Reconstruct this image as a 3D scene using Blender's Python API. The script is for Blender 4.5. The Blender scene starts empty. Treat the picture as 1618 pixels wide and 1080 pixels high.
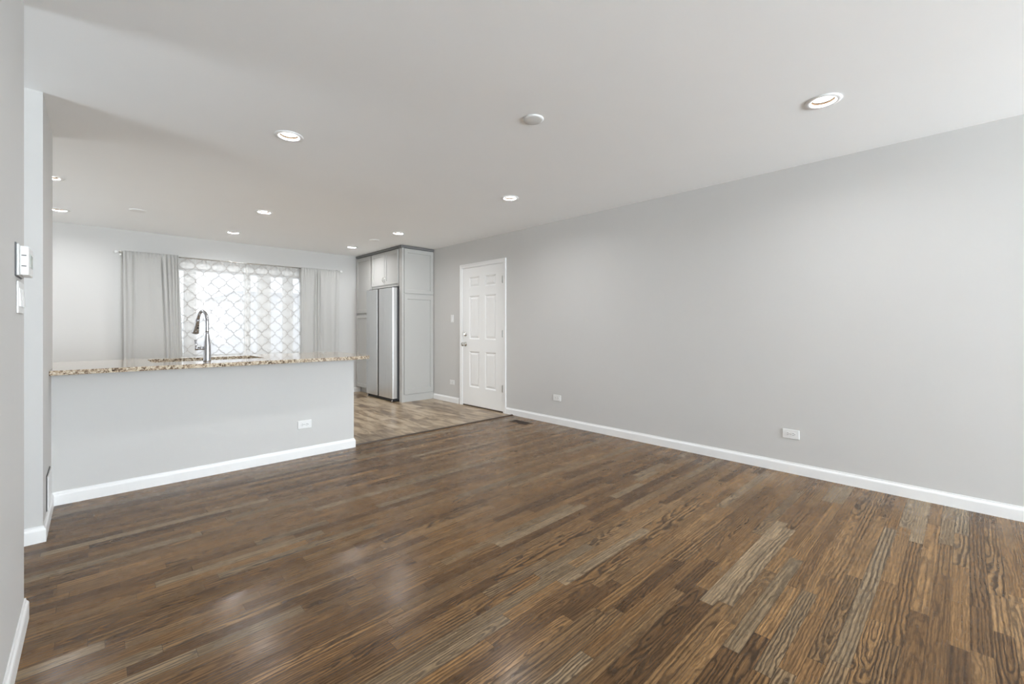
import bpy, bmesh, math, random
from mathutils import Vector, Matrix
random.seed(7)
S = bpy.context.scene
PI = math.pi

# ------------------------------------------------------------------ camera
YAW = math.radians(43.81)
cam = bpy.data.cameras.new('camera')
cam.sensor_width = 36.0
cam.lens = 688.7 / 1618 * 36.0
cam.shift_y = -23.0 / 1618
cam.clip_start = 0.02
camo = bpy.data.objects.new('camera', cam)
camo.location = (0, 0, 1.1627)
camo.rotation_euler = (PI / 2, 0, -YAW)
S.collection.objects.link(camo)
S.camera = camo

# ------------------------------------------------------------------ world / exposure
w = bpy.data.worlds.new('overcast_sky')
S.world = w
w.use_nodes = True
bg = w.node_tree.nodes['Background']
bg.inputs[0].default_value = (0.94, 0.97, 1.0, 1)
bg.inputs[1].default_value = 1.25
S.view_settings.view_transform = 'Standard'
S.view_settings.look = 'None'
S.view_settings.gamma = 1.0
S.view_settings.exposure = 0.84
S.view_settings.use_curve_mapping = False
try:
    S.cycles.max_bounces = 14
    S.cycles.diffuse_bounces = 8
    S.cycles.transparent_max_bounces = 16
    S.cycles.sample_clamp_indirect = 8
except Exception:
    pass
LAMP_W = 5.6           # watts of each recessed downlight
LAMP_COL = (0.97, 0.98, 1.0)

def daylight(name, loc, rot, sx, sy, watts=None):
    """area lamp standing in for daylight at an opening; without watts only a portal for the sky"""
    l = bpy.data.lights.new(name, 'AREA')
    l.shape = 'RECTANGLE'; l.size = sx; l.size_y = sy
    if watts is None: l.cycles.is_portal = True
    else: l.energy = watts; l.color = (0.835, 0.925, 1.0)
    o = bpy.data.objects.new(name, l)
    o.location = loc; o.rotation_euler = rot
    S.collection.objects.link(o)

H = 2.44          # ceiling height
XR = 4.02         # right wall face
XL = -0.20        # left wall face
YB = 7.64         # back wall face
YR = -5.40        # rear wall (behind the camera)
XK = -2.30        # far left end of kitchen and hall
YP = 4.122        # living room face of the half wall
ZC = 0.895        # countertop surface
# added fill lamps in unseen openings behind and beside the camera brighten the room
def louvred(name, cx, cy, rz, width, z0, z1, n, watts, tilt):
    """added fill light in n strips, tipped up like ground bounce to brighten the ceiling"""
    for k in range(n):
        z = z0 + (z1 - z0) * (k + .5) / n
        daylight(name, (cx, cy, z), (PI / 2 + math.radians(tilt), 0, rz), width, (z1 - z0) / n * .92, watts / n)
louvred('rear_fill_light', 2.68, YR - .03, 0, 2.35, .45, 2.15, 5, 375, 38)  # main fill, added at a guessed rear window
louvred('side_fill_light', XL - .05, -2.30, -PI / 2, 2.3, .55, 2.15, 5, 16, 75)  # added fill at an invented side window
louvred('kitchen_fill_light', XK - .04, 6.00, -PI / 2, 2.2, .12, 2.08, 5, 24, 88)  # added fill for the kitchen; the patio door is invented
louvred('hall_fill_light', XK - .04, 3.03, -PI / 2, .72, .12, 2.08, 5, 14, 65)  # added fill at the hall end; the glazed door is invented
daylight('kitchen_window_portal', (1.65, YB + 0.06, 1.36), (-PI / 2, 0, 0), 1.75, 1.27)

# ------------------------------------------------------------------ helpers
def obj(name, bm, mat, parent=None, smooth=False, bevel=0, loc=None):
    me = bpy.data.meshes.new(name)
    bmesh.ops.recalc_face_normals(bm, faces=bm.faces)
    bm.to_mesh(me); bm.free()
    if smooth:
        for p in me.polygons: p.use_smooth = True
    o = bpy.data.objects.new(name, me)
    for m in (mat if isinstance(mat, (list, tuple)) else [mat]):
        me.materials.append(m)
    S.collection.objects.link(o)
    if parent is not None:
        o.parent = parent
    if bevel:
        b = o.modifiers.new('bevel', 'BEVEL'); b.width = bevel; b.segments = 2
        b.limit_method = 'ANGLE'; b.angle_limit = math.radians(40)
    return o

def tag(o, label, cat, group=None):
    o['label'] = label; o['category'] = cat
    if group: o['group'] = group
    return o

def struct(o):
    o['kind'] = 'structure'
    return o

def thing(name, label, cat, loc=(0, 0, 0), rz=0, group=None):
    o = bpy.data.objects.new(name, None)
    S.collection.objects.link(o)
    o.location = loc; o.rotation_euler = (0, 0, rz)
    o.empty_display_size = 0.05
    tag(o, label, cat, group)
    return o

def copy_tree(o, parent=None):
    c = o.copy(); S.collection.objects.link(c)
    if parent is not None: c.parent = parent
    for ch in [x for x in S.objects if x.parent == o]:
        copy_tree(ch, c)
    return c

def box(bm, x0, x1, y0, y1, z0, z1):
    v = [bm.verts.new((x, y, z)) for x in (x0, x1) for y in (y0, y1) for z in (z0, z1)]
    for f in ((0, 1, 3, 2), (4, 6, 7, 5), (0, 4, 5, 1), (2, 3, 7, 6), (0, 2, 6, 4), (1, 5, 7, 3)):
        bm.faces.new([v[i] for i in f])
    return bm

def B(*a):
    return box(bmesh.new(), *a)

def lathe(bm, prof, origin=(0, 0, 0), axis=(0, 0, 1), seg=32, cap=True):
    """prof: (radius, height along axis)"""
    ax = Vector(axis).normalized()
    q = Vector((0, 0, 1)).rotation_difference(ax).to_matrix()
    o = Vector(origin)
    rings = []
    for r, h in prof:
        if r < 1e-6:
            rings.append([bm.verts.new(o + q @ Vector((0, 0, h)))])
        else:
            rings.append([bm.verts.new(o + q @ Vector((r * math.cos(2 * PI * i / seg), r * math.sin(2 * PI * i / seg), h))) for i in range(seg)])
    for a, b in zip(rings, rings[1:]):
        for i in range(seg):
            j = (i + 1) % seg
            if len(a) == 1 and len(b) == 1: continue
            if len(a) == 1: bm.faces.new((a[0], b[i], b[j]))
            elif len(b) == 1: bm.faces.new((a[i], a[j], b[0]))
            else: bm.faces.new((a[i], a[j], b[j], b[i]))
    if cap:
        for rg in (rings[0], rings[-1]):
            if len(rg) > 2: bm.faces.new(rg)
    return bm

def tube(bm, pts, radii, seg=20, cap=True):
    pts = [Vector(p) for p in pts]
    rings = []
    n = None
    for i, p in enumerate(pts):
        t = (pts[min(i + 1, len(pts) - 1)] - pts[max(i - 1, 0)]).normalized()
        if n is None:
            n = t.orthogonal().normalized()
        n = (n - t * n.dot(t)).normalized()
        b = t.cross(n)
        r = radii[i] if isinstance(radii, (list, tuple)) else radii
        rings.append([bm.verts.new(p + (n * math.cos(2 * PI * k / seg) + b * math.sin(2 * PI * k / seg)) * r) for k in range(seg)])
    for a, c in zip(rings, rings[1:]):
        for i in range(seg):
            j = (i + 1) % seg
            bm.faces.new((a[i], a[j], c[j], c[i]))
    if cap:
        bm.faces.new(rings[0]); bm.faces.new(rings[-1])
    return bm

def panelled(bm, O, U, V, w, h, t, panels, rings):
    """slab of width w (along U), height h (along V), thickness t behind the face.
    panels: (u0,u1,v0,v1) rectangles; rings: (inset, depth) steps into each panel."""
    O = Vector(O); U = Vector(U); V = Vector(V); N = U.cross(V)
    def P(u, v, d=0): return bm.verts.new(O + U * u + V * v - N * d)
    us = sorted({0, w} | {round(p[k], 5) for p in panels for k in (0, 1)})
    vs = sorted({0, h} | {round(p[k], 5) for p in panels for k in (2, 3)})
    grid = {}
    def G(i, j):
        if (i, j) not in grid: grid[(i, j)] = P(us[i], vs[j])
        return grid[(i, j)]
    for i in range(len(us) - 1):
        for j in range(len(vs) - 1):
            uc = (us[i] + us[i + 1]) / 2; vc = (vs[j] + vs[j + 1]) / 2
            if any(p[0] < uc < p[1] and p[2] < vc < p[3] for p in panels): continue
            bm.faces.new((G(i, j), G(i + 1, j), G(i + 1, j + 1), G(i, j + 1)))
    for p in panels:
        def R(ins, d):
            return [P(p[0] + ins, p[2] + ins, d), P(p[1] - ins, p[2] + ins, d), P(p[1] - ins, p[3] - ins, d), P(p[0] + ins, p[3] - ins, d)]
        prev = R(0, 0)
        for ins, d in rings:
            cur = R(ins, d)
            for k in range(4):
                m = (k + 1) % 4
                bm.faces.new((prev[k], prev[m], cur[m], cur[k]))
            prev = cur
        bm.faces.new(prev)
    a = [P(0, 0), P(w, 0), P(w, h), P(0, h)]
    b = [P(0, 0, t), P(w, 0, t), P(w, h, t), P(0, h, t)]
    for k in range(4):
        m = (k + 1) % 4
        bm.faces.new((a[k], b[k], b[m], a[m]))
    bm.faces.new(list(reversed(b)))
    bmesh.ops.remove_doubles(bm, verts=bm.verts, dist=1e-5)
    return bm

# ------------------------------------------------------------------ materials
def M(name, col, rough=0.5, metal=0.0, spec=0.5, bump=None, emit=None, noise_col=0.0, noise_scale=3.0):
    m = bpy.data.materials.new(name); m.use_nodes = True
    nt = m.node_tree; p = nt.nodes['Principled BSDF']
    p.inputs['Base Color'].default_value = (*col, 1)
    p.inputs['Roughness'].default_value = rough
    p.inputs['Metallic'].default_value = metal
    p.inputs['Specular IOR Level'].default_value = spec
    if emit:
        p.inputs['Emission Color'].default_value = (*emit[0], 1)
        p.inputs['Emission Strength'].default_value = emit[1]
    tc = nt.nodes.new('ShaderNodeTexCoord')
    if noise_col:
        n = nt.nodes.new('ShaderNodeTexNoise'); n.inputs['Scale'].default_value = noise_scale
        n.inputs['Detail'].default_value = 4
        nt.links.new(tc.outputs['Object'], n.inputs['Vector'])
        mx = nt.nodes.new('ShaderNodeMix'); mx.data_type = 'RGBA'
        mx.inputs[6].default_value = (*[c * (1 - noise_col) for c in col], 1)
        mx.inputs[7].default_value = (*[min(1, c * (1 + noise_col)) for c in col], 1)
        nt.links.new(n.outputs[0], mx.inputs[0])
        nt.links.new(mx.outputs[2], p.inputs['Base Color'])
    if bump:
        n = nt.nodes.new('ShaderNodeTexNoise'); n.inputs['Scale'].default_value = bump[0]
        n.inputs['Detail'].default_value = 3
        nt.links.new(tc.outputs['Object'], n.inputs['Vector'])
        b = nt.nodes.new('ShaderNodeBump'); b.inputs['Strength'].default_value = bump[1]
        b.inputs['Distance'].default_value = bump[2]
        nt.links.new(n.outputs[0], b.inputs['Height'])
        nt.links.new(b.outputs[0], p.inputs['Normal'])
    return m

wall_m = M('wall_paint', (0.60, 0.592, 0.576), 0.6, spec=0.3, bump=(250, 0.08, 0.001), noise_col=0.012)
ceil_m = M('ceiling_paint', (0.92, 0.93, 0.935), 0.7, spec=0.2, bump=(200, 0.06, 0.001), noise_col=0.01)
white_m = M('white_trim_paint', (0.86, 0.86, 0.855), 0.35, noise_col=0.01)
door_m = M('white_door_paint', (0.87, 0.87, 0.86), 0.38, noise_col=0.01)
cab_m = M('grey_cabinet_paint', (0.49, 0.485, 0.465), 0.5, spec=0.3, noise_col=0.015)
cabdark_m = M('cabinet_shadow_line', (0.16, 0.16, 0.16), 0.6, noise_col=0.02)  # dark colour stands in for the shading gap at the cabinet tops
plastic_m = M('white_plastic', (0.80, 0.80, 0.79), 0.3, noise_col=0.005)
slot_m = M('dark_slot', (0.03, 0.03, 0.03), 0.6, noise_col=0.05)
nickel_m = M('satin_nickel', (0.62, 0.60, 0.56), 0.25, metal=1, noise_col=0.03)
chrome_m = M('brushed_faucet_steel', (0.50, 0.50, 0.52), 0.22, metal=1, noise_col=0.03)
black_m = M('black_plastic', (0.012, 0.012, 0.014), 0.45, noise_col=0.05)
dkgrey_m = M('dark_grey_cabinet_side', (0.10, 0.10, 0.105), 0.45, noise_col=0.03)
bronze_m = M('dark_bronze', (0.055, 0.035, 0.022), 0.45, noise_col=0.15)
screen_m = M('grey_green_display', (0.42, 0.47, 0.42), 0.2, noise_col=0.02)
pale_m = M('cover_plate_pale', (0.84, 0.845, 0.84), 0.6, noise_col=0.01)
cloud_m = M('cover_plate_grey', (0.76, 0.765, 0.755), 0.6, noise_col=0.01)
hinge_m = M('hinge_steel', (0.45, 0.44, 0.42), 0.35, metal=1, noise_col=0.03)
siding_m = M('pale_siding', (0.74, 0.75, 0.78), 0.8, noise_col=0.03)
snow_m = M('pale_concrete', (0.62, 0.62, 0.63), 0.9, noise_col=0.05)

def steel():
    m = M('stainless_steel', (0.80, 0.805, 0.81), 0.24, metal=1)
    nt = m.node_tree; p = nt.nodes['Principled BSDF']
    tc = nt.nodes.new('ShaderNodeTexCoord'); mp = nt.nodes.new('ShaderNodeMapping')
    mp.inputs['Scale'].default_value = (900, 900, 2)
    n = nt.nodes.new('ShaderNodeTexNoise'); n.inputs['Scale'].default_value = 1.0
    nt.links.new(tc.outputs['Object'], mp.inputs[0]); nt.links.new(mp.outputs[0], n.inputs['Vector'])
    r = nt.nodes.new('ShaderNodeMapRange'); r.inputs[3].default_value = 0.24; r.inputs[4].default_value = 0.34
    nt.links.new(n.outputs[0], r.inputs[0]); nt.links.new(r.outputs[0], p.inputs['Roughness'])
    return m
steel_m = steel()

class N:
    """tiny node helper"""
    def __init__(s, nt): s.nt = nt
    def _in(s, sock, v):
        if isinstance(v, bpy.types.NodeSocket): s.nt.links.new(v, sock)
        elif v is not None: sock.default_value = v
    def math(s, op, a, b=None, c=None, clamp=False):
        n = s.nt.nodes.new('ShaderNodeMath'); n.operation = op; n.use_clamp = clamp
        s._in(n.inputs[0], a)
        if b is not None: s._in(n.inputs[1], b)
        if c is not None: s._in(n.inputs[2], c)
        return n.outputs[0]
    def xyz(s, x, y, z):
        n = s.nt.nodes.new('ShaderNodeCombineXYZ')
        s._in(n.inputs[0], x); s._in(n.inputs[1], y); s._in(n.inputs[2], z)
        return n.outputs[0]
    def sep(s, v):
        n = s.nt.nodes.new('ShaderNodeSeparateXYZ'); s._in(n.inputs[0], v); return n.outputs
    def noise(s, vec, scale=1, detail=2, rough=0.5, dist=0.0):
        n = s.nt.nodes.new('ShaderNodeTexNoise'); s._in(n.inputs['Vector'], vec)
        n.inputs['Scale'].default_value = scale; n.inputs['Detail'].default_value = detail
        n.inputs['Roughness'].default_value = rough; n.inputs['Distortion'].default_value = dist
        return n.outputs[0]
    def mix(s, f, a, b, mode='MIX'):
        n = s.nt.nodes.new('ShaderNodeMix'); n.data_type = 'RGBA'; n.blend_type = mode
        s._in(n.inputs[0], f); s._in(n.inputs[6], a); s._in(n.inputs[7], b)
        return n.outputs[2]
    def ramp(s, f, stops, interp='LINEAR'):
        n = s.nt.nodes.new('ShaderNodeValToRGB'); n.color_ramp.interpolation = interp
        e = n.color_ramp.elements
        while len(e) < len(stops): e.new(0.5)
        for k, (p, c) in enumerate(stops):
            e[k].position = p; e[k].color = (*c, 1) if len(c) == 3 else c
        s._in(n.inputs[0], f)
        return n.outputs[0]
    def attr(s, name):
        n = s.nt.nodes.new('ShaderNodeAttribute'); n.attribute_name = name
        return n
    def uv(s):
        n = s.nt.nodes.new('ShaderNodeUVMap'); return n.outputs[0]
    def tc(s, k='Object'):
        n = s.nt.nodes.new('ShaderNodeTexCoord'); return n.outputs[k]
    def maprange(s, v, a, b, c, d, smooth=False):
        n = s.nt.nodes.new('ShaderNodeMapRange')
        if smooth: n.interpolation_type = 'SMOOTHSTEP'
        s._in(n.inputs[0], v)
        for i, q in enumerate((a, b, c, d)): s._in(n.inputs[i + 1], q)
        return n.outputs[0]
    def bump(s, h, strength, dist):
        n = s.nt.nodes.new('ShaderNodeBump'); s._in(n.inputs['Height'], h)
        n.inputs['Strength'].default_value = strength; n.inputs['Distance'].default_value = dist
        return n.outputs[0]

def oak():
    m = bpy.data.materials.new('dark_oak_strip_floor'); m.use_nodes = True
    nt = m.node_tree; p = nt.nodes['Principled BSDF']; n = N(nt)
    u, v, _ = n.sep(n.uv())                       # metres along / across each board
    a = n.attr('rnd'); r1, r2, r3 = n.sep(a.outputs['Vector'])
    b = n.attr('rnd2'); q1, q2, q3 = n.sep(b.outputs['Vector'])
    blen = n.attr('blen').outputs['Fac']
    off = n.math('MULTIPLY', r1, 37.0)
    off2 = n.math('MULTIPLY', r2, 53.0)
    # growth rings of a flat-sawn board: cones cut along their length
    warp = n.noise(n.xyz(n.math('MULTIPLY_ADD', u, 4.0, off), n.math('MULTIPLY_ADD', v, 12.0, off2), r3), 1.0, 3, 0.55)
    warp = n.math('MULTIPLY', n.math('SUBTRACT', warp, 0.5), 0.055)
    warp2 = n.noise(n.xyz(n.math('MULTIPLY_ADD', u, 14.0, off2), n.math('MULTIPLY_ADD', v, 55.0, off), r1), 1.0, 2, 0.5)
    warp2 = n.math('MULTIPLY', n.math('SUBTRACT', warp2, 0.5), 0.012)
    slope = n.maprange(q1, 0, 1, -0.10, 0.10)
    hgt = n.math('ADD', n.math('MULTIPLY', n.math('SUBTRACT', u, n.math('MULTIPLY', blen, q3)), slope), warp)
    cross = n.math('ADD', v, n.maprange(q2, 0, 1, -0.075, 0.02))
    rr = n.math('SQRT', n.math('ADD', n.math('POWER', cross, 2.0), n.math('MULTIPLY', n.math('POWER', hgt, 2.0), 1.0)))
    rr = n.math('ADD', rr, warp2)
    freq = n.maprange(r3, 0, 1, 55, 110)
    ring = n.math('FRACT', n.math('MULTIPLY', rr, freq))
    ringd = n.ramp(ring, [(0.0, (0.25,) * 3), (0.18, (1, 1, 1)), (0.50, (0.90,) * 3), (0.80, (0.0,) * 3), (0.94, (0.0,) * 3), (1.0, (0.25,) * 3)])
    pores = n.noise(n.xyz(n.math('MULTIPLY_ADD', u, 14.0, off), n.math('MULTIPLY_ADD', v, 330.0, off2), 0.0), 1.0, 3, 0.6)
    poresd = n.maprange(pores, 0.38, 0.56, 0.0, 1.0)
    streak = n.noise(n.xyz(n.math('MULTIPLY_ADD', u, 3.0, off2), n.math('MULTIPLY_ADD', v, 90.0, off), 3.0), 1.0, 4, 0.6)
    streakd = n.maprange(streak, 0.36, 0.62, 0.0, 1.0)
    strength = n.maprange(q3, 0, 1, 0.45, 1.0)
    # board tone: most are warm mid brown, a few grey-brown, a few dark
    tone = n.ramp(r2, [(0.0, (0.150, 0.078, 0.031)), (0.20, (0.235, 0.126, 0.050)), (0.42, (0.305, 0.167, 0.066)),
                       (0.60, (0.255, 0.150, 0.068)), (0.78, (0.385, 0.215, 0.087)), (0.90, (0.285, 0.198, 0.112)), (1.0, (0.42, 0.30, 0.178))])
    dark = n.mix(1.0, tone, (0.16, 0.15, 0.15, 1), 'MULTIPLY')
    lf = n.math('MULTIPLY', ringd, 1.0)
    gr = n.math('SUBTRACT', 1.0, n.math('MULTIPLY', n.math('SUBTRACT', 1.0, lf), strength))
    gr2 = n.math('MULTIPLY', gr, n.maprange(poresd, 0, 1, 0.55, 1.0))
    gr3 = n.math('MULTIPLY', gr2, n.maprange(streakd, 0, 1, 0.5, 1.15))
    col = n.mix(n.math('MULTIPLY', gr3, 1.0, clamp=True), dark, tone)
    blotch = n.noise(n.tc(), 1.7, 3, 0.5)
    col = n.mix(n.maprange(blotch, 0.35, 0.7, 0.0, 0.16), col, (0.10, 0.07, 0.045, 1))
    # seams
    W = 0.0572
    ev = n.math('MINIMUM', v, n.math('SUBTRACT', W, v))
    eu = n.math('MINIMUM', u, n.math('SUBTRACT', blen, u))
    seam = n.math('MINIMUM', ev, eu)
    sm = n.maprange(seam, 0.0002, 0.0011, 0.0, 1.0)
    sm2 = n.math('MAXIMUM', sm, n.maprange(r1, 0, 1, 0.05, 0.65))
    col = n.mix(sm2, (0.018, 0.011, 0.007, 1), col)
    nt.links.new(col, p.inputs['Base Color'])
    p.inputs['Specular IOR Level'].default_value = 0.21
    rg = n.maprange(n.noise(n.tc(), 6, 4, 0.6), 0.3, 0.7, 0.17, 0.27)
    rg = n.math('ADD', rg, n.maprange(gr3, 0, 1, 0.08, 0.0))
    nt.links.new(rg, p.inputs['Roughness'])
    wav = n.noise(n.xyz(n.math('MULTIPLY_ADD', u, 3.0, off), n.math('MULTIPLY_ADD', v, 30.0, off2), 0.0), 1.0, 2, 0.5)
    h = n.math('ADD', n.math('MULTIPLY', gr3, 0.25), n.math('MULTIPLY', sm, 0.6))
    h = n.math('ADD', h, n.math('MULTIPLY', wav, 0.8))
    nt.links.new(n.bump(h, 0.22, 0.0007), p.inputs['Normal'])
    return m
oak_m = oak()

def vinyl():
    m = bpy.data.materials.new('mottled_tan_plank_floor'); m.use_nodes = True
    nt = m.node_tree; p = nt.nodes['Principled BSDF']; n = N(nt)
    u, v, _ = n.sep(n.uv())
    a = n.attr('rnd'); r1, r2, r3 = n.sep(a.outputs['Vector'])
    blen = n.attr('blen').outputs['Fac']
    off = n.math('MULTIPLY', r1, 31.0)
    k = n.noise(n.xyz(n.math('MULTIPLY_ADD', u, 2.6, off), n.math('MULTIPLY_ADD', v, 9.0, off), r2), 1.0, 3, 0.55, 0.6)
    f = n.noise(n.xyz(n.math('MULTIPLY_ADD', u, 8.0, off), n.math('MULTIPLY_ADD', v, 160.0, off), r2), 1.0, 3, 0.6)
    kk = n.math('ADD', n.math('MULTIPLY', k, 0.85), n.math('MULTIPLY', f, 0.2))
    kk = n.math('ADD', kk, n.maprange(r3, 0, 1, -0.10, 0.08))
    col = n.ramp(kk, [(0.36, (0.14, 0.088, 0.048)), (0.45, (0.23, 0.156, 0.088)), (0.52, (0.34, 0.248, 0.150)), (0.60, (0.44, 0.34, 0.225)), (0.72, (0.49, 0.40, 0.295))])
    W = 0.18
    e = n.math('MINIMUM', n.math('MINIMUM', v, n.math('SUBTRACT', W, v)), n.math('MINIMUM', u, n.math('SUBTRACT', blen, u)))
    sm = n.maprange(e, 0.0004, 0.0018, 0.55, 1.0)
    col = n.mix(sm, (0.06, 0.04, 0.03, 1), col)
    nt.links.new(col, p.inputs['Base Color'])
    p.inputs['Roughness'].default_value = 0.28
    nt.links.new(n.bump(f, 0.15, 0.0006), p.inputs['Normal'])
    return m
vinyl_m = vinyl()

def granite():
    m = bpy.data.materials.new('speckled_tan_granite'); m.use_nodes = True
    nt = m.node_tree; p = nt.nodes['Principled BSDF']; n = N(nt)
    c = n.tc()
    a = n.noise(c, 75, 4, 0.65, 0.4)
    b = n.noise(c, 140, 3, 0.6)
    d = n.noise(c, 22, 3, 0.5)
    base = n.ramp(a, [(0.36, (0.055, 0.038, 0.025)), (0.44, (0.20, 0.135, 0.085)), (0.50, (0.46, 0.37, 0.26)), (0.59, (0.60, 0.53, 0.41)), (0.70, (0.74, 0.70, 0.60))])
    base = n.mix(n.maprange(b, 0.60, 0.66, 0.0, 0.85), base, (0.06, 0.045, 0.04, 1))
    base = n.mix(n.maprange(d, 0.4, 0.7, 0.0, 0.28), base, (0.46, 0.32, 0.23, 1))
    nt.links.new(base, p.inputs['Base Color'])
    p.inputs['Roughness'].default_value = 0.035
    return m
granite_m = granite()

def cloth():
    m = bpy.data.materials.new('grey_drape_cloth'); m.use_nodes = True
    nt = m.node_tree; n = N(nt); p = nt.nodes['Principled BSDF']
    c = n.tc(); x, y, z = n.sep(c)
    wv = n.noise(n.xyz(n.math('MULTIPLY', x, 900), n.math('MULTIPLY', y, 900), n.math('MULTIPLY', z, 90)), 1, 2)
    col = n.mix(wv, (0.54, 0.535, 0.515, 1), (0.62, 0.612, 0.592, 1))
    nt.links.new(col, p.inputs['Base Color'])
    p.inputs['Roughness'].default_value = 0.85
    p.inputs['Specular IOR Level'].default_value = 0.15
    tr = nt.nodes.new('ShaderNodeBsdfTranslucent'); tr.inputs[0].default_value = (0.55, 0.55, 0.53, 1)
    mx = nt.nodes.new('ShaderNodeMixShader'); mx.inputs[0].default_value = 0.22
    nt.links.new(p.outputs[0], mx.inputs[1]); nt.links.new(tr.outputs[0], mx.inputs[2])
    nt.links.new(mx.outputs[0], nt.nodes['Material Output'].inputs[0])
    return m
cloth_m = cloth()

def sheer():
    m = bpy.data.materials.new('white_sheer_with_lattice'); m.use_nodes = True
    nt = m.node_tree; n = N(nt); p = nt.nodes['Principled BSDF']
    x, z, _ = n.sep(n.uv())
    U = n.math('DIVIDE', n.math('SUBTRACT', x, 1.231), 0.187)
    V = n.math('DIVIDE', n.math('SUBTRACT', z, 1.822), 0.216)
    s = n.math('ADD', U, V); d = n.math('SUBTRACT', U, V)
    def line(a, b):
        wob = n.math('MULTIPLY', n.math('SINE', n.math('MULTIPLY', b, 2 * PI)), 0.055)
        wob2 = n.math('MULTIPLY', n.math('SINE', n.math('MULTIPLY', b, 6 * PI)), 0.022)
        q = n.math('ADD', n.math('ADD', a, wob), wob2)
        f = n.math('ABSOLUTE', n.math('SUBTRACT', n.math('FRACT', n.math('ADD', q, 0.5)), 0.5))
        return n.maprange(f, 0.023, 0.045, 1.0, 0.0)
    L = n.math('MAXIMUM', line(s, d), line(d, s))
    p.inputs['Roughness'].default_value = 0.8
    p.inputs['Specular IOR Level'].default_value = 0.1
    col = n.mix(L, (0.93, 0.93, 0.92, 1), (0.44, 0.42, 0.40, 1))
    nt.links.new(col, p.inputs['Base Color'])
    tr = nt.nodes.new('ShaderNodeBsdfTranslucent')
    nt.links.new(col, tr.inputs[0])
    cl = nt.nodes.new('ShaderNodeMixShader'); cl.inputs[0].default_value = 0.5
    nt.links.new(p.outputs[0], cl.inputs[1]); nt.links.new(tr.outputs[0], cl.inputs[2])
    tp = nt.nodes.new('ShaderNodeBsdfTransparent')
    mx = nt.nodes.new('ShaderNodeMixShader')
    op = n.maprange(L, 0, 1, 0.50, 0.93)
    nt.links.new(op, mx.inputs[0])
    nt.links.new(tp.outputs[0], mx.inputs[1]); nt.links.new(cl.outputs[0], mx.inputs[2])
    nt.links.new(mx.outputs[0], nt.nodes['Material Output'].inputs[0])
    return m
sheer_m = sheer()

def glassm():
    m = bpy.data.materials.new('window_glass'); m.use_nodes = True
    nt = m.node_tree; p = nt.nodes['Principled BSDF']
    tp = nt.nodes.new('ShaderNodeBsdfTransparent'); tp.inputs[0].default_value = (0.97, 0.98, 0.98, 1)
    gl = nt.nodes.new('ShaderNodeBsdfGlossy'); gl.inputs['Roughness'].default_value = 0.02
    fr = nt.nodes.new('ShaderNodeFresnel'); fr.inputs[0].default_value = 1.45
    mx = nt.nodes.new('ShaderNodeMixShader')
    nt.links.new(fr.outputs[0], mx.inputs[0]); nt.links.new(tp.outputs[0], mx.inputs[1]); nt.links.new(gl.outputs[0], mx.inputs[2])
    nt.links.new(mx.outputs[0], nt.nodes['Material Output'].inputs[0])
    return m
glass_m = glassm()
lens_m = M('lit_lamp_lens', (0.9, 0.9, 0.9), 0.5, emit=((1.0, 0.96, 0.88), 6.0), noise_col=0.002)
can_m = M('dark_bronze_baffle', (0.0095, 0.0066, 0.0043), 0.8, spec=0.0, noise_col=0.01)

# ------------------------------------------------------------------ floors
def plank_floor(name, mat, x0, x1, y0, y1, width, lmin, lmax, along='x', parent=None):
    me = bpy.data.meshes.new(name)
    verts, faces, uvs, rn, rn2, bl = [], [], [], [], [], []
    A0, A1, C0, C1 = (x0, x1, y0, y1) if along == 'x' else (y0, y1, x0, x1)
    c = C1
    while c > C0 + 1e-6:
        cn = max(c - width, C0)
        a = A0 - random.uniform(0, lmax)
        while a < A1:
            L = random.uniform(lmin, lmax)
            s, e = max(a, A0), min(a + L, A1)
            if e > s + 1e-4:
                k = len(verts)
                q = [(s, cn), (e, cn), (e, c), (s, c)]
                verts += [(p, r, 0) if along == 'x' else (r, p, 0) for p, r in q]
                faces.append((k, k + 1, k + 2, k + 3) if along == 'x' else (k + 3, k + 2, k + 1, k))
                uq = [(s - a, width - (c - cn)), (e - a, width - (c - cn)), (e - a, width), (s - a, width)]
                uvs += uq if along == 'x' else list(reversed(uq))
                r = [random.random() for _ in range(3)]; r_ = [random.random() for _ in range(3)]
                rn += [r] * 4; rn2 += [r_] * 4; bl += [L] * 4
            a += L
        c = cn
    me.from_pydata(verts, [], faces)
    ul = me.uv_layers.new(name='UVMap')
    for i, q in enumerate(uvs): ul.data[i].uv = q
    for nm, dat in (('rnd', rn), ('rnd2', rn2)):
        at = me.attributes.new(nm, 'FLOAT_VECTOR', 'CORNER')
        for i, q in enumerate(dat): at.data[i].vector = q
    at = me.attributes.new('blen', 'FLOAT', 'CORNER')
    for i, q in enumerate(bl): at.data[i].value = q
    me.materials.append(mat)
    me.validate()
    o = bpy.data.objects.new(name, me); S.collection.objects.link(o)
    return o
fl = struct(plank_floor('floor', oak_m, XK, XR, YR, 4.165, 0.0572, 0.30, 1.15))
fk = struct(plank_floor('floor_kitchen', vinyl_m, XK, XR, 4.185, YB, 0.18, 0.9, 1.22, 'y'))
struct(obj('floor_slab', B(XK - .1, XR + .1, YR - .1, YB + .1, -0.12, -0.003), snow_m))
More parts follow.
